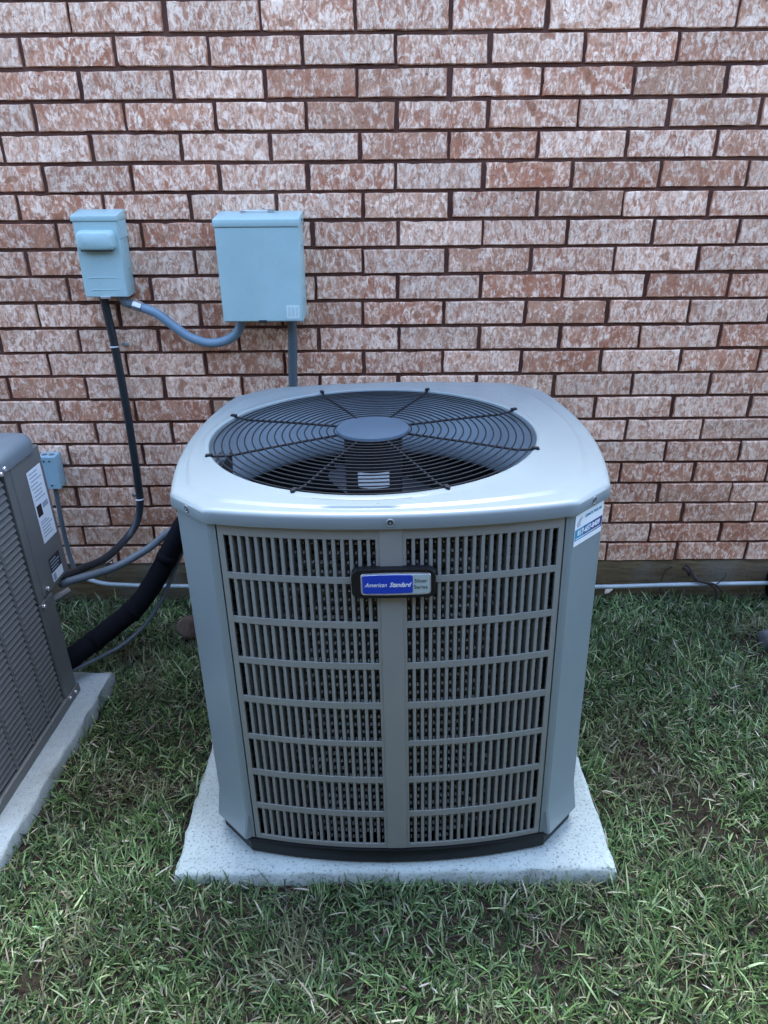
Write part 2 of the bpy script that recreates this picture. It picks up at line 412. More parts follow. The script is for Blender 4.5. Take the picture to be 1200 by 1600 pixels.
# ------------------------------------------------------------------ brick wall
HC, WC, JT = .0762, .247852, .0078
BW, BH = WC-.0080, HC-JT
wall = link('brick_wall', MB().box(-4.2, 4.2, .0085, .16, .0, 2.72).me('mortar'), MORTAR)
tag(wall, 'reddish brick house wall with whitewashed mottled bricks and dark mortar', 'wall')

def brick_geo(seed, w_=BW, h_=BH):
    r = random.Random(seed); nx_, nz_ = 10, 4; vs = []; uvs = []; idx_ = {}
    for j in range(nz_+1):
        for i in range(nx_+1):
            x = -w_/2+w_*i/nx_; z = -h_/2+h_*j/nz_; y = r.gauss(0, .0007)
            bd = i in (0, nx_) or j in (0, nz_)
            if i == 0: x += abs(r.gauss(0, .0018))
            if i == nx_: x -= abs(r.gauss(0, .0013))
            if j == 0: z += abs(r.gauss(0, .0013))
            if j == nz_: z -= abs(r.gauss(0, .0014))
            if bd: y = .0035+abs(r.gauss(0, .0008))
            elif i in (1, nx_-1): x += (-1 if i == 1 else 1)*(w_/nx_-.004)
            if not bd and j in (1, nz_-1): z += (-1 if j == 1 else 1)*(h_/nz_-.003)
            idx_[i, j] = len(vs); vs.append((x, y, z)); uvs.append((i/nx_, j/nz_))
    fs = [(idx_[i, j], idx_[i+1, j], idx_[i+1, j+1], idx_[i, j+1]) for j in range(nz_) for i in range(nx_)]
    loop = [(i, 0) for i in range(nx_)] + [(nx_, j) for j in range(nz_)] + [(i, nz_) for i in range(nx_, 0, -1)] + [(0, j) for j in range(nz_, 0, -1)]
    b0 = len(vs)
    for k in loop:
        x, y, z = vs[idx_[k]]; vs.append((x, .03, z)); uvs.append(uvs[idx_[k]])
    N = len(loop)
    for k in range(N):
        k2 = (k+1) % N; fs.append((idx_[loop[k]], b0+k, b0+k2, idx_[loop[k2]]))
    return vs, fs, uvs
GEO = [brick_geo(100+i) for i in range(18)]
def put_uv(me, uvs):
    l = me.uv_layers.new(name='UVMap'); vi = np.zeros(len(me.loops), np.int32); me.loops.foreach_get('vertex_index', vi)
    l.data.foreach_set('uv', np.array(uvs, np.float32)[vi].reshape(-1))
BM = []
for v_, f_, u_ in GEO:
    m_ = mesh('brick', v_, f_); put_uv(m_, u_); m_.materials.append(BRICK); BM.append(m_)
AO, AE = .183489, .039315
rest = MB(); rest_uv = []; rest_seed = []; count = 0
for k in range(0, 35):                       # course k counted up from the foundation
    row = 22-k; a0 = (AO if row % 2 else AE) + random.uniform(-.006, .006)
    zc = k*HC + JT/2 + BH/2
    lim = 1.50-.011*k if k < 23 else -1
    for i in range(-17, 17):
        xc_ = a0+(i+.5)*WC+random.uniform(-.0025, .0025)
        dz, dy, rz, gi = random.uniform(-.0012, .0012), random.uniform(-.0016, .0016), random.uniform(-.004, .004), random.randrange(len(GEO))
        if abs(xc_) > 4.0: continue
        if abs(xc_) < lim and count < 296:
            o = bpy.data.objects.new('brick', BM[gi]); C.objects.link(o); o.parent = wall; count += 1
            o.location = (xc_, dy, zc+dz); o.rotation_euler = (random.uniform(-.02, .02), random.uniform(-.006, .006), rz*1.8)
        else:
            v_, f_, u_ = GEO[gi]; rest.add([(p[0]+xc_, p[1]+dy, p[2]+zc+dz) for p in v_], f_); rest_uv += u_; rest_seed += [random.random()]*len(v_)
m_ = mesh('brick_field', rest.v, rest.f); put_uv(m_, rest_uv); a_ = m_.attributes.new('seed', 'FLOAT', 'POINT'); a_.data.foreach_set('value', rest_seed)
tag(link('brick_field', m_, BRICK, wall), kind='stuff')
# foundation band
mb = MB(); N = 90; ring = []
for zz, yy in ((-.32, .012), (-.16, .010), (-.10, .006), (-.05, .008), (-.006, .005), (.004, .012), (.004, .15)):
    ring.append([(-4.2+8.4*i/N, yy+random.uniform(-.002, .002) if yy < .1 else yy, zz+(random.uniform(-.002, .0015) if zz > -.01 else 0)) for i in range(N+1)])
mb.loft(ring, closed=False); fo = link('foundation', mb.me('foundation'), FOUND, smooth=False); smooth_angle(fo, 50)
tag(fo, 'stained tan foundation edge running beneath the lowest brick course', 'foundation')

# unseen board fence, added behind the camera to darken the lower wall
fence = empty('shade_fence', (0, -2.66, -.17)); tag(fence, 'unseen wooden fence added behind the camera to shade the lower brick wall', 'fence')
FW = flat('shade_fence_brown', (.075, .055, .04), .85)
fbm = MB().box(-.069, .069, -.009, .009, 0, 2.5).me('shade_fence_board', bevel=.003); frm = MB().box(-7, 7, -.06, -.012, -.02, .02).me('shade_fence_rail')
for i in range(-50, 51): link('shade_fence_board', fbm, FW, fence, (i*.1395, random.uniform(-.002, .002), random.uniform(0, .01)))
for z in (.3, 1.2, 2.15): link('shade_fence_rail', frm, FW, fence, (0, 0, z))

# ------------------------------------------------------------------ concrete pads
def slab(name, x0, x1, y0, y1, th, seed, mat, res=.03):
    r = np.random.default_rng(seed); nx_ = int((x1-x0)/res); ny_ = int((y1-y0)/res)
    def outline(inset, z, jit):
        P = []
        for i in range(nx_): P.append((x0+inset+(x1-x0-2*inset)*i/nx_, y0+inset))
        for j in range(ny_): P.append((x1-inset, y0+inset+(y1-y0-2*inset)*j/ny_))
        for i in range(nx_): P.append((x1-inset-(x1-x0-2*inset)*i/nx_, y1-inset))
        for j in range(ny_): P.append((x0+inset, y1-inset-(y1-y0-2*inset)*j/ny_))
        return [(a+q[0], b+q[1], z+q[2]) for (a, b), q in zip(P, r.normal(0, jit, (len(P), 3))*np.array([1, 1, .6]))]
    rings = [outline(0, -th, .002), outline(-.003, -th*.5, .0022), outline(0, -.008, .002), outline(.004, -.002, .0012), outline(.012, 0, .0003), outline(.15, 0, .0001)]
    b = MB().loft(rings, cap1=True); return b.me(name)
pad = link('concrete_pad', slab('concrete_pad', PADX0, PADX1, PADY0, PADY1, .085, 4, PAD), PAD); pad.matrix_world = UM @ Matrix.Translation((0, 0, -.0005)); smooth_angle(pad, 60)
tag(pad, 'pale speckled square concrete pad under the large light grey condenser', 'concrete pad')
pad2 = link('concrete_pad', slab('old_pad', -.95, 0, -.69, 0, .10, 9, PAD2), PAD2, loc=LP_O, rot=(0, 0, LP_A)); smooth_angle(pad2, 60)
tag(pad2, 'greyer worn concrete pad under the dark condenser at the left edge', 'concrete pad')

# ------------------------------------------------------------------ main condenser
Q, CC, EE = .449, .333, .4095
RAD = (CC*CC+(Q-EE)**2)/(2*(Q-EE)); CYC = -Q+RAD
def arc_y(x, off=0.0): return CYC-math.sqrt((RAD+off)**2-x*x)
def outline(off=0.0, na=20, ncf=4, rnd=.012):
    """closed plan outline, four bulged sides and four cut corners, counter-clockwise from the front left"""
    side = [(x, arc_y(x, 0)) for x in [(-CC+rnd)+(2*(CC-rnd))*i/na for i in range(na+1)]]
    p1, p2 = Vector((CC, -EE)), Vector((EE, -CC)); dd = (p2-p1).normalized()
    ch = [tuple(p1+dd*(rnd*.25)), ] if rnd else [tuple(p1)]
    L = (p2-p1).length
    ch += [tuple(p1+dd*(rnd+(L-2*rnd)*i/ncf)) for i in range(ncf+1)] + ([tuple(p2-dd*(rnd*.25))] if rnd else [tuple(p2)])
    if rnd: ch[0] = (CC+.0005, arc_y(CC-.004)+.0006); ch[-1] = (-ch[0][1], -ch[0][0])
    one = side+ch; out = []
    for k in range(4):
        c_, s_ = [(1, 0), (0, 1), (-1, 0), (0, -1)][k]; out += [(x*c_-y*s_, x*s_+y*c_) for x, y in one]
    if off:
        n_ = len(out); res = []
        for i, (x, y) in enumerate(out):
            a, b = out[i-1], out[(i+1) % n_]; tx, ty = b[0]-a[0], b[1]-a[1]; l_ = math.hypot(tx, ty); res.append((x+ty/l_*off, y-tx/l_*off))
        out = res
    return out
def at_z(P, z): return [(x, y, z) for x, y in P]

unit = empty('air_conditioner'); unit.matrix_world = UM
tag(unit, 'large light grey condenser unit with top fan and blue badge on concrete pad', 'air conditioner')
ZB, ZLB, ZL, ZR = .0534, .8366, .8650, .8722
mb = MB().loft([at_z(outline(-.012), .0), at_z(outline(-.004), .006), at_z(outline(-.002), ZB-.012), at_z(outline(.0045), ZB-.010), at_z(outline(.0045), ZB-.003), at_z(outline(-.03), ZB-.003)], cap0=True)
smooth_angle(link('base_pan', mb.me('base_pan'), BLACK, unit), 30)

# corner posts: wrap the cut corners and a little of each side; foot flares outward
SEAM = .3195
def post_mesh():
    path = [(SEAM-.0005, arc_y(SEAM)+.012), (SEAM, arc_y(SEAM)), (SEAM+.007, arc_y(SEAM+.007)), (CC-.003, arc_y(CC-.003)), (CC+.0025, -EE+.0018)]
    rings = [(-y, -x) for x, y in path][::-1]; L0 = path+[((CC*2+EE)/3, -(EE*2+CC)/3), ((CC+EE*2)/3, -(EE+CC*2)/3)]+rings
    n = 2**-.5
    def lv(z, fl): 
        out = []
        for i, (x, y) in enumerate(L0):
            wgt = 0 if i < 3 or i > len(L0)-4 else 1
            out.append((x+n*fl*wgt, y-n*fl*wgt, z))
        return out
    b = MB().loft([lv(ZB-.001, .011), lv(ZB+.004, .010), lv(ZB+.060, .0012), lv(ZB+.064, 0), lv(.45, 0), lv(ZLB+.01, 0)], closed=False)
    return b.me('corner_post', recalc=False)
pm = post_mesh()
for k in range(4):
    o = link('corner_post', pm, UNIT, unit, rot=(0, 0, k*math.pi/2))
smooth_angle(o, 20)

# louvred panels: frame, spine, rails, slats
ROWS = [(.813, .735), (.722, .639), (.625, .545), (.531, .450), (.435, .352), (.339, .256), (.241, .160), (.145, .065)]
XG0, XG1 = -.306, -.0275
def strip(x0, x1, z0, z1, off0=0.0, dep=.012, n=10):
    """curved bar following the bulge from x0 to x1"""
    R0 = []; 
    for i in range(n+1):
        x = x0+(x1-x0)*i/n; yo = arc_y(x, off0); yi = yo+dep
        R0.append([(x, yo, z0), (x, yo, z1), (x, yi, z1), (x, yi, z0)])
    return MB().loft(R0, cap0=True, cap1=True)
fr = MB()
for s_ in (-1, 1):
    a_, b_ = (-SEAM+.0028, XG0) if s_ < 0 else (-XG0, SEAM-.0028)
    t_ = strip(a_, b_, ZB, ZLB+.008, 0, .014, 2); fr.add(t_.v, t_.f)
    a_, b_ = (XG0, XG1) if s_ < 0 else (-XG1, -XG0)
    t_ = strip(a_, b_, ROWS[0][0], ZLB+.008, -.0002, .004); fr.add(t_.v, t_.f)
    t_ = strip(a_, b_, ZB, ROWS[-1][1], -.0002, .004); fr.add(t_.v, t_.f)
    a_, b_ = (XG1, -.0205) if s_ < 0 else (.0205, -XG1)
    t_ = strip(a_, b_, ZB, ZLB+.008, 0, .014, 2); fr.add(t_.v, t_.f)
frame_m = fr.me('louver_panel', recalc=True)
spine_m = strip(-.0203, .0203, ZB+.001, ZLB+.008, .0022, .014, 4).me('spine', bevel=.0012)
rail_m = {}
for s_ in (-1, 1):
    for i in range(7):
        z1, z0 = ROWS[i][1], ROWS[i+1][0]
        rail_m[s_, i] = (strip(XG0, XG1, z0, z1, -.0002, .003) if s_ < 0 else strip(-XG1, -XG0, z0, z1, -.0002, .003)).me('rail')
SLOTN = 18; PIT = (XG1-XG0+.0060)/SLOTN
slat_m = MB().box(-.0032, .0032, 0, .019, ROWS[-1][1]-.004, ROWS[0][0]+.004).me('slat', bevel=.0009, bseg=1)
for m_ in (frame_m, spine_m, slat_m, *rail_m.values()): m_.materials.append(GRILLE)
for k, ang in enumerate((0, math.pi/2, -math.pi/2)):
    p_ = link('louver_panel', frame_m, None, unit, rot=(0, 0, ang))
    link('spine', spine_m, None, p_)
    for s_ in (-1, 1):
        for i in range(7): link('rail', rail_m[s_, i], None, p_)
        for i in range(1, SLOTN):
            x = s_*(abs(XG1)-.0030+PIT*i)
            link('slat', slat_m, None, p_, loc=(x, arc_y(x, -.0012), 0), rot=(0, 0, math.atan2(x, RAD)))
link('back_panel', MB().loft([[(x, -arc_y(x)-.002, z) for x in np.linspace(-SEAM, SEAM, 12)] for z in (ZB, ZLB)], closed=False).me('back_panel'), UNIT, unit, smooth=True)

# coil: stacked tubes behind the louvres, with a dark liner
cm = MB(); path = outline(-.045, 14, 2, .02)
for i in range(39):
    z = .062+i*.0198; rings = []
    n_ = len(path)
    for j, (x, y) in enumerate(path):
        a, b = path[j-1], path[(j+1) % n_]; tx, ty = b[0]-a[0], b[1]-a[1]; l_ = math.hypot(tx, ty); nx_, ny_ = ty/l_, -tx/l_
        rings.append([(x+nx_*.0085*math.cos(t), y+ny_*.0085*math.cos(t), z+.0085*math.sin(t)) for t in [math.pi*2*q/6 for q in range(6)]])
    rings.append(rings[0]); cm.loft(rings)
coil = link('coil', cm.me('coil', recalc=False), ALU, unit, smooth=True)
sp = MB(); r_ = random.Random(5)
for i in range(39):            # spine fin bits in near-white: painted glints between the slats
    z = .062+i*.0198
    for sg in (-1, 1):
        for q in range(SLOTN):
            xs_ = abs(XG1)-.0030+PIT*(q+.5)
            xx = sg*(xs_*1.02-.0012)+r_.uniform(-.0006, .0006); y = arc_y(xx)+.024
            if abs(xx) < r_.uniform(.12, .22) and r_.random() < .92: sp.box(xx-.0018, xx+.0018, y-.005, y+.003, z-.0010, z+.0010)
tag(link('coil_fin_glints', sp.me('coil_fin_glints'), flat('fin_glint_white', (.85, .87, .85), .35, .2), unit), kind='stuff')
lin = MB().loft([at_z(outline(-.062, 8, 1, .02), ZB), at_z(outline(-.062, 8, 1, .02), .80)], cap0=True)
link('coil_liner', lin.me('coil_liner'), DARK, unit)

# lid
FX, FY, FR = -.0359, -.0187, .3652
OUT = outline(.008, 24, 6, .016); NO = len(OUT)
def lid_ring(inset, z, t=0.0, rad=FR):
    P = outline(.008-inset, 24, 6, .016); R = []
    for x, y in P:
        a = math.atan2(y-FY, x-FX); cx_, cy_ = FX+rad*math.cos(a), FY+rad*math.sin(a)
        R.append((x+(cx_-x)*t, y+(cy_-y)*t, z))
    return R
rings = [lid_ring(.006, ZLB), lid_ring(.0, ZLB), lid_ring(-.0005, ZLB+.004), lid_ring(-.0005, ZL-.009), lid_ring(.0015, ZL-.0035), lid_ring(.0055, ZL-.0005), lid_ring(.012, ZL+.0008)]
rings += [lid_ring(.012, ZL+.0012, .16), lid_ring(.012, ZL+.0016, .20), lid_ring(.012, ZL+.0050, .245), lid_ring(.012, ZL+.0056, .30), lid_ring(.012, ZL+.0052, .70)]
rings += [lid_ring(0, ZR-.0015, 1, FR+.020), lid_ring(0, ZR+.0010, 1, FR+.012), lid_ring(0, ZR+.0018, 1, FR+.006), lid_ring(0, ZR-.001, 1, FR+.0015), lid_ring(0, ZR-.008, 1, FR), lid_ring(0, ZR-.02, 1, FR)]
lid = link('top_cover', MB().loft(rings).me('top_cover', recalc=False), UNIT, unit); smooth_angle(lid, 40)
col = MB().loft([lid_ring(0, ZR-.02, 1, FR), lid_ring(0, ZR-.12, 1, FR-.004), lid_ring(0, ZR-.165, 1, FR-.012), lid_ring(0, ZR-.185, 1, FR+.01)])
link('fan_collar', col.me('fan_collar', recalc=False), UNITIN, unit, smooth=True)
# lid screws in dimples
def lid_screw(x, y, nx_, ny_, z):
    n_ = Vector((nx_, ny_, 0)).normalized(); rot = n_.to_track_quat('Z', 'Y').to_euler()
    b = MB().loft([[(r*math.cos(a), r*math.sin(a), h) for a in [2*math.pi*k/16 for k in range(16)]] for r, h in ((.0085, -.0005), (.0075, .0012), (.0062, .0012), (.0048, -.0008))])
    s_ = link('screw_cup', b.me('screw_cup'), UNIT, unit, (x+n_.x*.0004, y+n_.y*.0004, z), rot, True)
    link('screw_head', MB().disc((0, 0), .0048, -.002, .0008, 6).me('screw_head', bevel=.0006), INK, s_)
    link('screw_stud', MB().disc((0, 0), .0020, .0, .0022, 8).me('screw_stud'), STEEL, s_)
zc = (ZLB+ZL)/2-.002
m45 = (CC+EE)/2+.008*2**-.5
for x, y in ((0, -Q-.008), (m45, -m45), (-m45, -m45), (m45, m45), (-m45, m45)): lid_screw(x, y, x, y, zc)

# fan guard
gd = empty('fan_guard', (FX, FY, ZR-.004)); gd.parent = unit
HR = .082
for i in range(17):
    R = HR+.006+(FR-.006-HR)*i/16.6; zz = .010*(1-((R-HR)/(FR-HR))**2)
    link('guard_ring', MB().torus((0, 0, zz), R, .0017, 88, 5).me('guard_ring'), WIRE, gd, smooth=True)
spm = MB().tube([(HR-.01, 0, .0085), (HR+.1, 0, .0055), (.25, 0, .003), (.33, 0, -.001), (FR+.004, 0, .004), (FR+.014, 0, .0072)], .0028, 8).me('guard_spoke')
clip = MB().box(FR-.002, FR+.013, -.0045, .0045, .0045, .0105).me('spoke_clip', bevel=.0015)
for k in range(8):
    s_ = link('guard_spoke', spm, WIRE, gd, rot=(0, 0, math.radians(22.5+45*k)), smooth=True)
    link('spoke_clip', clip, WIRE, s_)
hub = MB().loft([[(r*math.cos(a), r*math.sin(a), h) for a in [2*math.pi*k/48 for k in range(48)]] for r, h in ((HR, .004), (HR+.002, .010), (HR, .0145), (HR-.006, .0155), (HR-.010, .0150), (.03, .0158))], cap1=True, cap0=True)
smooth_angle(link('hub_cap', hub.me('hub_cap'), HUB, gd), 40)
# motor with rating label, fan blades
mo = link('fan_motor', MB().loft([[(FX+r*math.cos(a), FY+r*math.sin(a), z) for a in [2*math.pi*k/32 for k in range(32)]] for r, z in ((.058, ZR-.012), (.0665, ZR-.018), (.0675, ZR-.030), (.066, ZR-.034), (.066, ZR-.155), (.05, ZR-.17), (.016, ZR-.175), (.016, ZR-.235))], cap0=True, cap1=True).me('fan_motor'), INK, unit); smooth_angle(mo, 40)
lab = MB().loft([[(FX+.0668*math.cos(a), FY+.0668*math.sin(a), z) for a in np.linspace(math.radians(-122), math.radians(-58), 10)] for z in (ZR-.112, ZR-.075)], closed=False)
link('motor_label', lab.me('motor_label'), WHITE, mo, smooth=True)
def blade_mesh():
    R = []
    for i in range(9):
        r = .05+(.335-.05)*i/8; half = math.radians(26+16*math.sin(math.pi*min(1, i/7))); tilt = .42-.18*i/8
        R.append([(r*math.cos(a), r*math.sin(a), (a)*r*tilt*1.1-.02*(a/half)**2*.4) for a in np.linspace(-half, half, 10)])
    return MB().loft(R, closed=False).me('fan_blade')
bmesh_ = blade_mesh()
fan = link('fan_hub', MB().disc((0, 0), .06, -.02, .02, 24).me('fan_hub', bevel=.006), BLADE, unit, (FX, FY, ZR-.225))
for k in range(3): link('fan_blade', bmesh_, BLADE, fan, rot=(0, 0, math.radians(205+120*k)), smooth=True)

# badge
def rrect(w_, h_, r, n=6, bul=0.0):
    P = []
    for cx_, cz_, a0 in ((w_/2-r, h_/2-r, 0), (-w_/2+r, h_/2-r, 90), (-w_/2+r, -h_/2+r, 180), (w_/2-r, -h_/2+r, 270)):
        for k in range(n+1):
            a = math.radians(a0+90*k/n); P.append((cx_+r*math.cos(a), cz_+r*math.sin(a)))
    out = []
    for i, p in enumerate(P):
        out.append(p); q = P[(i+1) % len(P)]
        if abs(q[0]-p[0]) > r*1.5:
            for t in range(1, 8): out.append((p[0]+(q[0]-p[0])*t/8, p[1]+(q[1]-p[1])*t/8))
    return [(x, z*(1+bul*(1-(2*x/w_)**2))) for x, z in out]
def plate(P, y0, y1, cx_=0, cz_=0, inset=.001):
    sc = lambda k: [(cx_+x*k, cz_+z*k) for x, z in P]
    return MB().loft([[(x, y0, z) for x, z in sc(1)], [(x, y1+inset, z) for x, z in sc(1)], [(x, y1, z) for x, z in sc(1-.012)]], cap0=True, cap1=True)
BX, BZ = .0035, .7300
badge = link('badge', plate(rrect(.153, .0565, .013, 6, .06), .004, -.012).me('badge'), BLACK, unit, (BX, -Q-.003, BZ)); smooth_angle(badge, 40)
link('badge_rim', plate(rrect(.1275, .0430, .006, 5, .07), -.0115, -.0128, .004).me('badge_rim'), CHROME, badge)
link('silver_field', plate(rrect(.1215, .0375, .004, 5, .07), -.0125, -.0132, .004, 0, .0003).me('silver_field'), SILVER, badge)
link('blue_field', plate(rrect(.0915, .0365, .004, 5, .05), -.0128, -.0137, -.0108, 0, .0003).me('blue_field'), BLUE, badge)
def put_text(body, size, parent, x, z, y, mat, shear=0, bold=0, align='CENTER', rot=(math.pi/2, 0, 0), sx=1.0):
    o = link('lettering', text_mesh(body, size, .00015, shear, bold, align), mat, parent, (x, y, z), rot); o.scale = (sx, 1, 1); return o
put_text('American', .0118, badge, -.0325, -.001, -.0139, WHITE, .38, .0001, sx=.86)
put_text('Standard', .0130, badge, .0112, -.001, -.0139, WHITE, .38, .0003, sx=.82)
put_text('Silver', .0105, badge, .0492, .0062, -.0134, INK); put_text('Series', .0105, badge, .0492, -.0066, -.0134, INK)

# service sticker on the right front corner post
nv = Vector((1, -1, 0)).normalized(); m45s = (CC+EE)/2
stick = link('sticker', MB().box(-.049, .049, -.0006, 0, -.0425, .0215).me('sticker'), WHITE, unit, (m45s+.0012*.707, -m45s-.0012*.707, .8095), (0, 0, math.pi/4))
SB = link('sticker_band', MB().box(-.0475, -.018, -.0010, -.0004, -.0315, -.0085).me('sticker_band'), TEAL, stick)
link('sticker_band', MB().box(-.018, .014, -.0010, -.0004, -.0315, -.0085).me('sticker_band'), flat('sticker_mid', (.015, .11, .27), .5), stick)
link('sticker_band', MB().box(.014, .0475, -.0010, -.0004, -.0315, -.0085).me('sticker_band'), NAVY, stick)
put_text('817-657-8409', .0142, stick, 0, -.0178, -.0013, WHITE, 0, .0005, sx=.98)
link('sticker_rule', MB().box(-.044, .044, -.0013, -.0008, -.0287, -.0274).me('sticker_rule'), WHITE, stick)
put_text('CLIMATE TRUE AIR', .0082, stick, .0125, .0105, -.0009, TEAL, 0, .0002, sx=.86)
lg = MB()
for k in range(3):
    lg.tube(spline([(-.039+.004*k, -.0007, -.005+.001*k), (-.041+.004*k, -.0007, .003), (-.036+.004*k, -.0007, .010), (-.029+.002*k, -.0007, .013)], 4), .0007, 5)
link('sticker_logo', lg.me('sticker_logo'), GREYINK, stick)

# ------------------------------------------------------------------ electrical boxes on the wall
def wall_box(name, x0, x1, z0, z1, dep, hood_h, hood_out, mat, label, slope=.012):
    r = empty(name, ((x0+x1)/2, -.001, z0)); tag(r, label, 'electrical box')
    w2 = (x1-x0)/2; h = z1-z0
    body = MB().box(-w2, w2, -dep, 0, 0, h-.004).me('body', bevel=.0012); smooth_angle(link('body', body, mat, r), 30)
    ho = hood_out
    v = [(-w2-ho, 0, h-hood_h), (w2+ho, 0, h-hood_h), (w2+ho, -dep-ho-.004, h-hood_h), (-w2-ho, -dep-ho-.004, h-hood_h),
         (-w2-ho, 0, h+slope), (w2+ho, 0, h+slope), (w2+ho, -dep-ho-.004, h), (-w2-ho, -dep-ho-.004, h)]
    hood = MB().add(v, [(0, 3, 2, 1), (4, 5, 6, 7), (0, 1, 5, 4), (1, 2, 6, 5), (2, 3, 7, 6), (3, 0, 4, 7)]).me('hood', bevel=.0018)
    smooth_angle(link('hood', hood, mat, r), 30)
    return r, w2, h, dep
db, w2, h, dep = wall_box('disconnect_box', -.8725, -.7475, .944, 1.166, .07, .014, .003, BOXP, 'small light blue disconnect box with raised handle bump, left of the larger box')
link('cover', MB().box(-w2+.002, w2-.002, -dep-.004, -dep+.001, .002, h-.015).me('cover', bevel=.001), BOXP, db)
bp = MB().loft([[(x, -dep-.0035-yo, z) for x, z in [(cx_, .158+cz_) for cx_, cz_ in rrect(.106*k, .054*k2, .014*k, 5)]] for k, k2, yo in ((1, 1, 0), (.985, .97, .018), (.93, .86, .027), (.86, .72, .030))], cap1=True)
smooth_angle(link('handle_bump', bp.me('handle_bump'), BOXP, db), 50)
link('handle_shade', MB().box(-.044, .044, -dep-.0245, -dep-.0042, .1298, .1345).me('handle_shade', bevel=.001), INK, db)  # black strip painting the shade under the bump
for zz in (.0555, .0215):
    em = MB().tube(spline([(-.038, 0, zz-.003), (-.034, 0, zz), (.034, 0, zz), (.038, 0, zz-.003)], 4), .0016, 6)
    link('embossed_rib', em.me('embossed_rib'), BOXP, db, (0, -dep-.0037, 0), smooth=True)
link('bottom_hasp', MB().box(-.018, .012, -dep-.006, -dep-.001, -.004, .003).me('bottom_hasp', bevel=.0008), STEEL, db)
link('side_flange', MB().box(w2, w2+.003, -dep+.004, -.002, h-.062, h-.016).me('side_flange', bevel=.0008), BOXP, db)
for zz in (.075, .15): link('side_rivet', MB().disc((-.03, zz), .0035, w2, w2+.002, 10, 0).me('side_rivet'), STEEL, db)

bb, w2, h, dep = wall_box('breaker_box', -.4665, -.2355, .880, 1.158, .12, .0195, .003, BOXP, 'larger light blue breaker box with overhanging hood and pale corner sticker', .012)
link('cover', MB().box(-w2+.003, w2-.003, -dep-.0045, -dep+.001, .003, h-.022).me('cover', bevel=.0012), BOXP, bb)
lt = MB().tube(spline([(-.045, -.028, h+.010), (-.042, -.032, h+.015), (.020, -.032, h+.015), (.024, -.028, h+.010)], 5), .0022, 7)
lt.box(.022, .040, -.038, -.020, h+.006, h+.018); lt.box(-.055, -.042, -.036, -.022, h+.006, h+.015)
link('hood_bail', lt.me('hood_bail'), STEEL, bb, smooth=False)
st_ = link('pale_label', MB().box(w2-.046, w2-.009, -dep-.0052, -dep-.0043, .010, .047).me('pale_label'), PALEB, bb)
for i in range(3): link('label_line', MB().box(w2-.042+.011*i, w2-.034+.011*i, -dep-.0056, -dep-.0050, .016, .042).me('label_line'), flat('pale_print', (.42, .56, .55), .6), st_)
link('bottom_hasp', MB().box(-.012, .010, -dep-.007, -dep-.001, -.003, .006).me('bottom_hasp', bevel=.0008), INK, bb)
for zz in (.095, .205): link('side_rivet', MB().disc((-.06, zz), .004, w2, w2+.003, 10, 0).me('side_rivet'), STEEL, bb)
link('side_knockout', MB().disc((-.05, .06), .013, w2, w2+.0012, 20, 0).me('side_knockout'), BOXP, bb)
link('hood_screw', MB().disc((-.05, h-.008), .003, w2+.003, w2+.005, 10, 0).me('hood_screw'), INK, bb)

sb = empty('junction_box', (-1.1075, -.001, .323)); tag(sb, 'small pale blue junction box low on the wall above the thin pipe', 'electrical box')
smooth_angle(link('body', MB().box(-.030, .030, -.049, 0, 0, .111).me('body', bevel=.002), BOXP2, sb), 30)
link('cover', MB().box(-.0315, .0315, -.053, -.0495, -.001, .112).me('cover', bevel=.001), BOXP2, sb)
for x, z in ((-.006, .098), (.012, .098), (.004, .012)): link('cover_screw', MB().disc((x, z), .0032, -.0545, -.052, 10, 1).me('cover_screw'), INK, sb)
for x in (-.012, .012): link('knockout', MB().disc((x, -.026), .009, .1105, .1118, 16).me('knockout'), GREYC, sb)

# ------------------------------------------------------------------ conduits and pipes
def pipe(name, pts, r, mat, label, cat, per=8, n=12, ripple=None, step=None):
    P = spline(pts, per)
    if step: P = resample(P, step)
    o = link(name, MB().tube(P, r, n, True, ripple).me(name, recalc=False), mat, None, smooth=True); tag(o, label, cat); return o
def insulated(name, pts, r, mat, label, cat, per=8, n=12):
    P = spline(pts, per); rr = [r*(1+.015*math.sin(i*.5)+.015*math.sin(i*1.3+1)) for i in range(len(P))]
    o = link(name, MB().tube(P, rr, n).me(name, recalc=False), mat, None, smooth=True); tag(o, label, cat)
    for k in (34, 52, 68):
        link('tape_band', MB().tube(P[k:k+3], [rr[k]+.0016, rr[k+1]+.002, rr[k+2]+.0016], n).me('tape_band', recalc=False), FOAM, o, smooth=True)
    return o
pipe('black_conduit', [(-.836, -.032, .946), (-.832, -.03, .87), (-.827, -.03, .782), (-.823, -.03, .566), (-.827, -.03, .314), (-.829, -.035, .262), (-.845, -.05, .197), (-.873, -.10, .158), (-.902, -.22, .153), (-.925, -.34, .186), (-.94, -.462, .225)], .0125, BLACKC,
     'long black conduit dropping from the small disconnect box and curving to the dark condenser', 'conduit')
pipe('grey_conduit', [(-.36, -.245, .33), (-.50, -.245, .325), (-.60, -.25, .305), (-.677, -.26, .263), (-.731, -.28, .225), (-.785, -.31, .201), (-.834, -.35, .190), (-.886, -.41, .200), (-.94, -.472, .212)], .0118, GREYC,
     'grey conduit from behind the large condenser, tied to the black conduit', 'conduit')
fx_ = pipe('flexible_conduit', [(-.722, -.045, .909), (-.68, -.045, .891), (-.628, -.045, .848), (-.584, -.045, .817), (-.527, -.045, .801), (-.472, -.045, .813), (-.438, -.045, .843), (-.431, -.045, .884)], .0138, FLEXC,
     'blue grey flexible conduit looping between the two wall boxes', 'conduit', 10, 12, .0003, .004)
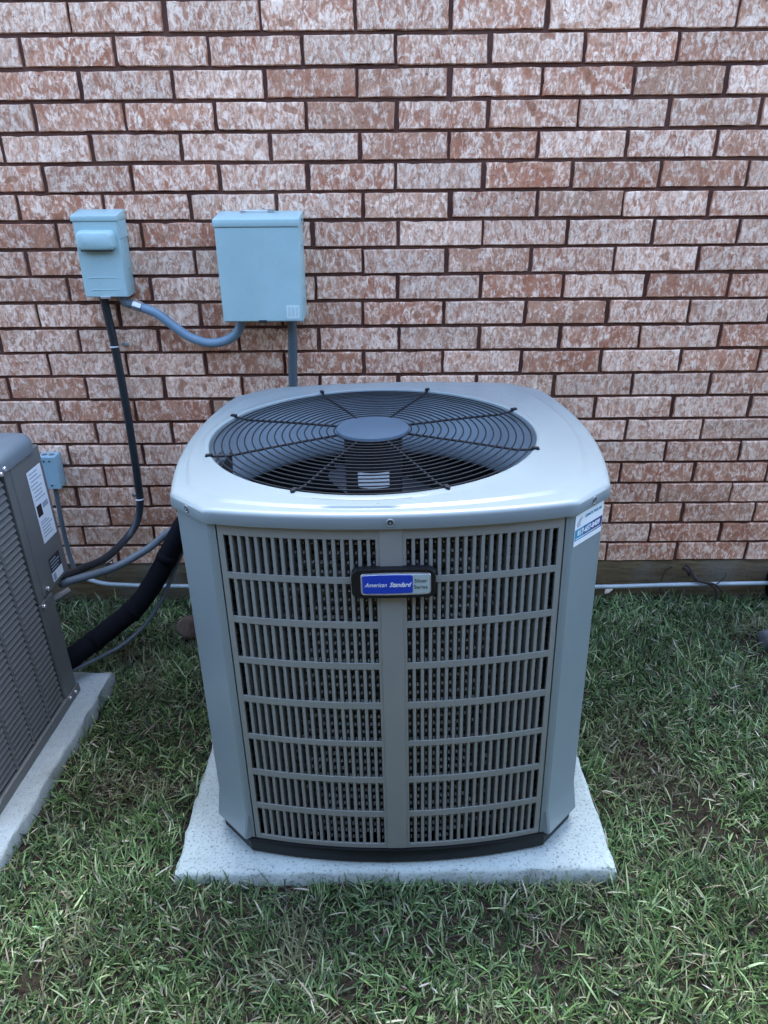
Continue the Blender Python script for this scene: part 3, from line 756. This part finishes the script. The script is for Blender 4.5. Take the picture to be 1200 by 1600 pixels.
link('connector_nut', MB().tube([(-.746, -.045, .918), (-.734, -.045, .9135), (-.722, -.045, .909)], .0165, 8).me('connector_nut', bevel=.001), STEEL, fx_)
link('elbow', MB().tube(spline([(-.775, -.045, .948), (-.772, -.045, .930), (-.760, -.045, .921), (-.744, -.045, .917)], 6), .0135, 10).me('elbow'), GREYC, fx_, smooth=True)
pipe('flexible_conduit', [(-.277, -.05, .884), (-.280, -.05, .793), (-.288, -.05, .632), (-.293, -.06, .464), (-.30, -.15, .33), (-.30, -.27, .30)], .0138, DFLEX,
     'dark ribbed flexible conduit from the larger box down behind the condenser', 'conduit', 10, 12, .0007, .005)
ins = insulated('insulated_pipe', [(-.36, -.25, .33), (-.50, -.25, .345), (-.60, -.26, .315), (-.651, -.27, .244), (-.716, -.30, .133), (-.776, -.35, .057), (-.833, -.40, .022), (-.893, -.46, -.006), (-.944, -.52, -.022), (-1.0, -.60, -.03)], .0315, FOAM,
     'thick black foam insulated refrigerant pipe curving between the two condensers', 'pipe', 10, 18)
pipe('copper_line', [(-.40, -.25, .27), (-.56, -.255, .265), (-.622, -.26, .224), (-.658, -.27, .161), (-.706, -.30, .062), (-.755, -.35, -.006), (-.813, -.41, -.043), (-.867, -.46, -.053), (-.94, -.55, -.046)], .0062, GREYC,
     'thin grey refrigerant line hanging below the thick black insulated pipe', 'pipe')
pipe('thin_conduit', [(-1.106, -.03, .326), (-1.110, -.03, .226), (-1.111, -.03, .114), (-1.107, -.03, .030), (-1.096, -.032, -.008), (-1.085, -.034, -.024)], .0078, GREYC,
     'thin grey conduit dropping from the small junction box', 'conduit')
pipe('drain_pipe', [(-1.093, -.033, -.014), (-1.078, -.033, -.030), (-1.049, -.035, -.044), (-.999, -.04, -.055), (-.931, -.04, -.061), (-.80, -.04, -.066), (-.3, -.04, -.076), (.3, -.04, -.08), (.756, -.04, -.081), (1.017, -.04, -.075), (1.385, -.04, -.070)], .0078, PVC,
     'thin pale pipe running along the foundation from the left to the right', 'pipe', 8)
def clamp(x, y, z, side, label):
    r = empty('conduit_clamp', (x, 0, z)); tag(r, label, 'clamp', 'conduit clamps')
    b = MB().tube([(.0145*math.cos(a), y-.0145*math.sin(a), 0) for a in [math.radians(-20+220*k/14) for k in range(15)]], .0030, 6)
    link('strap', b.me('strap'), STEEL, r, smooth=True)
    link('ear', MB().box(min(side*.013, side*.036), max(side*.013, side*.036), -.004, -.0015, -.006, .006).me('ear', bevel=.001), STEEL, r)
    link('screw_head', MB().disc((side*.027, 0), .0042, -.0075, -.004, 8, 1).me('screw_head'), STEEL, r)
clamp(-.8275, -.03, .790, 1, 'upper metal clamp holding the black conduit to the bricks')
clamp(-.8285, -.032, .275, -1, 'lower metal clamp holding the black conduit to the bricks')
for i, (x, y, z, n_) in enumerate(((-.8355, -.35, .190, (-.75, -.5, .2)),)):
    zt_ = MB()
    zt_.tube([(-.858, -.352, .178), (-.846, -.372, .168), (-.830, -.366, .172), (-.826, -.350, .195), (-.838, -.322, .205), (-.856, -.33, .195), (-.858, -.352, .178)], .0022, 6)
    zo = link('cable_tie', zt_.me('cable_tie'), INK, None, smooth=True); tag(zo, 'black cable tie binding the black and grey conduits', 'cable tie')

# ------------------------------------------------------------------ old dark condenser at the left
old = empty('air_conditioner', (-.9095, -.580, -.10), (0, -.020, math.radians(-3.3)))
tag(old, 'dark grey condenser with slanted louvers, cut off by the left edge', 'air conditioner')
# local frame: +x face at x = 0, y along the face (rear positive), z up from the pad
H0, H1 = .012, .735; WX = -.66; YF, YP, YR = -.478, -.030, .120
link('base_pan', MB().box(WX, .004, YF-.004, .02, 0, .03).me('base_pan', bevel=.003), OLDP, old)
link('inner_cabinet', MB().box(WX+.01, -.016, YF+.01, .005, .02, H1).me('inner_cabinet'), DARK, old)
link('corner_post', MB().box(-.075, 0, -.058, .014, .03, .348).me('corner_post', bevel=.006, bseg=3), OLDP, old)
link('corner_post', MB().box(-.075, 0, YF-.002, YF+.066, .03, H1).me('corner_post', bevel=.006, bseg=3), OLDP, old)
link('corner_post', MB().box(-.03, -.0006, -.058, -.0305, .349, H1).me('corner_post', bevel=.002), OLDP, old)
sp_ = link('service_panel', MB().box(-.20, .0015, YP, YR, .352, H1+.003).me('service_panel', bevel=.005, bseg=3), OLDP, old)
ncol = 4; y_top = -.062; y_bot = YF+.066; pw = (y_top-y_bot)/ncol
for i in range(1, ncol): link('rib', MB().box(-.014, -.0015, y_bot+pw*i-.005, y_bot+pw*i+.005, .03, H1).me('rib', bevel=.002), OLDP, old)
lv = MB().add([(-.0105, 0, .0172), (-.0105, pw-.010, .0172), (-.0015, 0, .0015), (-.0015, pw-.010, .0015), (-.004, 0, -.0025), (-.004, pw-.010, -.0025), (-.0125, 0, .0150), (-.0125, pw-.010, .0150)],
              [(0, 1, 3, 2), (2, 3, 5, 4), (4, 5, 7, 6), (6, 7, 1, 0), (0, 2, 4, 6), (1, 7, 5, 3)]).me('louver_slat'); lv.materials.append(OLDP)
nl = int((H1-.05)/.0178)
for i in range(ncol):
    for k in range(nl): link('louver_slat', lv, None, old, (0, y_bot+pw*i+.005, .042+.0178*k))
link('front_face', MB().box(WX, -.076, YF, YF+.012, .03, H1).me('front_face'), OLDP, old)
# rounded lid
def old_ring(inset, z):
    x0, x1, y0, y1 = WX-.01+inset, .006-inset, YF-.01+inset, YR+.006-inset; r = max(.055-inset, .012); P = []
    for cx_, cy_, a0 in ((x1-r, y1-r, 0), (x0+r, y1-r, 90), (x0+r, y0+r, 180), (x1-r, y0+r, 270)):
        for k in range(9):
            a = math.radians(a0+90*k/8); P.append((cx_+r*math.cos(a), cy_+r*math.sin(a), z))
    return P
lidb = MB().loft([old_ring(.004, H1-.004), old_ring(0, H1-.004), old_ring(0, H1+.018), old_ring(.004, H1+.028), old_ring(.012, H1+.036), old_ring(.03, H1+.041), old_ring(.06, H1+.043), old_ring(.2, H1+.040)], cap1=True)
ol = link('top_cover', lidb.me('top_cover', recalc=False), OLDLID, old); smooth_angle(ol, 50)
for y, z in ((-.060, H1+.006), (-.078, H1-.0), (-.050, .340), (-.012, .372)): link('bolt', MB().disc((y, z), .006, .002, .010, 8, 0).me('bolt', bevel=.001), BRIGHT, old)
for y, z in ((YF+.045, .035), (YF+.025, .033), (-.012, .020), (-.045, .026)): link('bolt', MB().disc((y, z), .005, .001, .009, 8, 0).me('bolt', bevel=.001), BRIGHT, old)
lb = link('rating_label', MB().box(.0015, .0022, .032, .104, .485, .690).me('rating_label'), WHITE, sp_)
r_ = random.Random(3)
for k in range(14):
    z = .682-.0105*k
    if .555 < z < .600: continue
    link('print_line', MB().box(.0022, .0025, .037+r_.uniform(0, .006), .098-r_.uniform(0, .03), z-.003, z).me('print_line'), GREYINK, lb)
link('print_block', MB().box(.0022, .0026, .037, .062, .560, .592).me('print_block'), INK, lb)
link('print_block', MB().box(.0022, .0026, .068, .096, .575, .590).me('print_block'), GREYINK, lb)
for k in range(5): link('print_line', MB().box(.0022, .0025, .040, .098-r_.uniform(0, .02), .500+.009*k, .503+.009*k).me('print_line'), GREYINK, lb)
l2 = link('rating_label', MB().box(.0015, .0022, .030, .088, .365, .392).me('rating_label'), WHITE, sp_)
link('print_block', MB().box(.0022, .0026, .034, .048, .368, .388).me('print_block'), GREYINK, l2)
l3 = link('warning_label', MB().box(.0015, .0022, .030, .088, .393, .436).me('warning_label'), INK, sp_)
for k in range(4): link('print_line', MB().box(.0022, .0025, .034, .084-r_.uniform(0, .02), .399+.009*k, .402+.009*k).me('print_line'), GREYINK, l3)
link('service_valve', MB().tube([(-.03, .03, .30), (-.012, .075, .298), (-.005, .10, .296)], .009, 8).me('service_valve'), STEEL, old)

# ------------------------------------------------------------------ small things on the ground
def rock(name, loc, sc, seed, mat, label, sub=3):
    bm = bmesh.new(); bmesh.ops.create_icosphere(bm, subdivisions=sub, radius=1); r = random.Random(seed)
    ph = [(Vector((r.uniform(-1, 1), r.uniform(-1, 1), r.uniform(-1, 1))).normalized(), r.uniform(.62, .9)) for _ in range(9)]
    for v in bm.verts:
        for n_, d_ in ph:
            q = v.co.dot(n_)
            if q > d_: v.co -= n_*(q-d_)*.85
        v.co *= 1+r.uniform(-.02, .02)
    m_ = bpy.data.meshes.new(name); bm.to_mesh(m_); bm.free()
    o = link(name, m_, mat, None, loc, (r.uniform(-.2, .2), r.uniform(-.2, .2), r.uniform(0, 6))); o.scale = sc; smooth_angle(o, 30); tag(o, label, 'stone'); return o
rock('stone', (-.655, -.235, -.115), (.052, .05, .050), 2, STONE1, 'rounded brown stone half hidden behind the large condenser')
rock('stone', (1.268, -.300, -.125), (.055, .05, .045), 5, STONE2, 'larger grey stone at the right edge, nearer the wall')
rock('stone', (1.240, -.430, -.140), (.045, .04, .030), 8, STONE2, 'small grey stone at the right edge, farther from the wall')
el = pipe('drain_elbow', [(1.365, -.04, -.070), (1.405, -.05, -.073), (1.43, -.085, -.095), (1.435, -.13, -.135), (1.435, -.17, -.19)], .050, FOAM, 'black rubber drain elbow at the end of the pale pipe by the right edge', 'pipe', 8, 18)
rt = MB(); rt.tube(spline([(1.023, -.006, -.017), (.998, -.008, -.035), (.990, -.012, -.07), (.985, -.03, -.12)], 6), .0028, 5)
ro = link('root', rt.me('root'), ROOT, None, smooth=True); tag(ro, 'thin curved dry root against the foundation', 'root')
rt = MB()
for pts, r in (([(1.070, -.004, -.012), (1.079, -.015, -.020), (1.096, -.03, -.045), (1.123, -.055, -.055), (1.160, -.06, -.062), (1.20, -.05, -.10)], .006),
               ([(1.085, -.02, -.028), (1.10, -.045, -.052), (1.14, -.058, -.060), (1.17, -.06, -.088), (1.175, -.06, -.13)], .007), ([(1.06, -.01, -.02), (1.075, -.018, -.03), (1.082, -.02, -.05)], .009), ([(1.165, -.06, -.06), (1.185, -.06, -.04), (1.195, -.055, -.02)], .0025)):
    P = spline(pts, 6); rt.tube(P, [r*(1-.5*i/len(P)) for i in range(len(P))], 6)
ro = link('root', rt.me('root'), ROOT, None, smooth=True); tag(ro, 'thick dark twisted root wrapped around the pale pipe', 'root')
def leaf(loc, rot, size, label):
    v = [(0, 0, 0), (.3, .2, .06), (.7, .24, .08), (1, .02, .02), (.7, -.2, .10), (.3, -.18, .07), (.5, 0, -.02)]
    m_ = mesh('leaf', [(a*size, b*size, c_*size) for a, b, c_ in v], [(0, 6, 1), (1, 6, 2), (2, 6, 3), (3, 6, 4), (4, 6, 5), (5, 6, 0)])
    o = link('dry_leaf', m_, LEAFM, None, loc, rot); tag(o, label, 'leaf'); return o
leaf((.785, -.03, -.118), (.5, -.5, .5), .045, 'small white dry leaf below the pale pipe, right of the condenser')
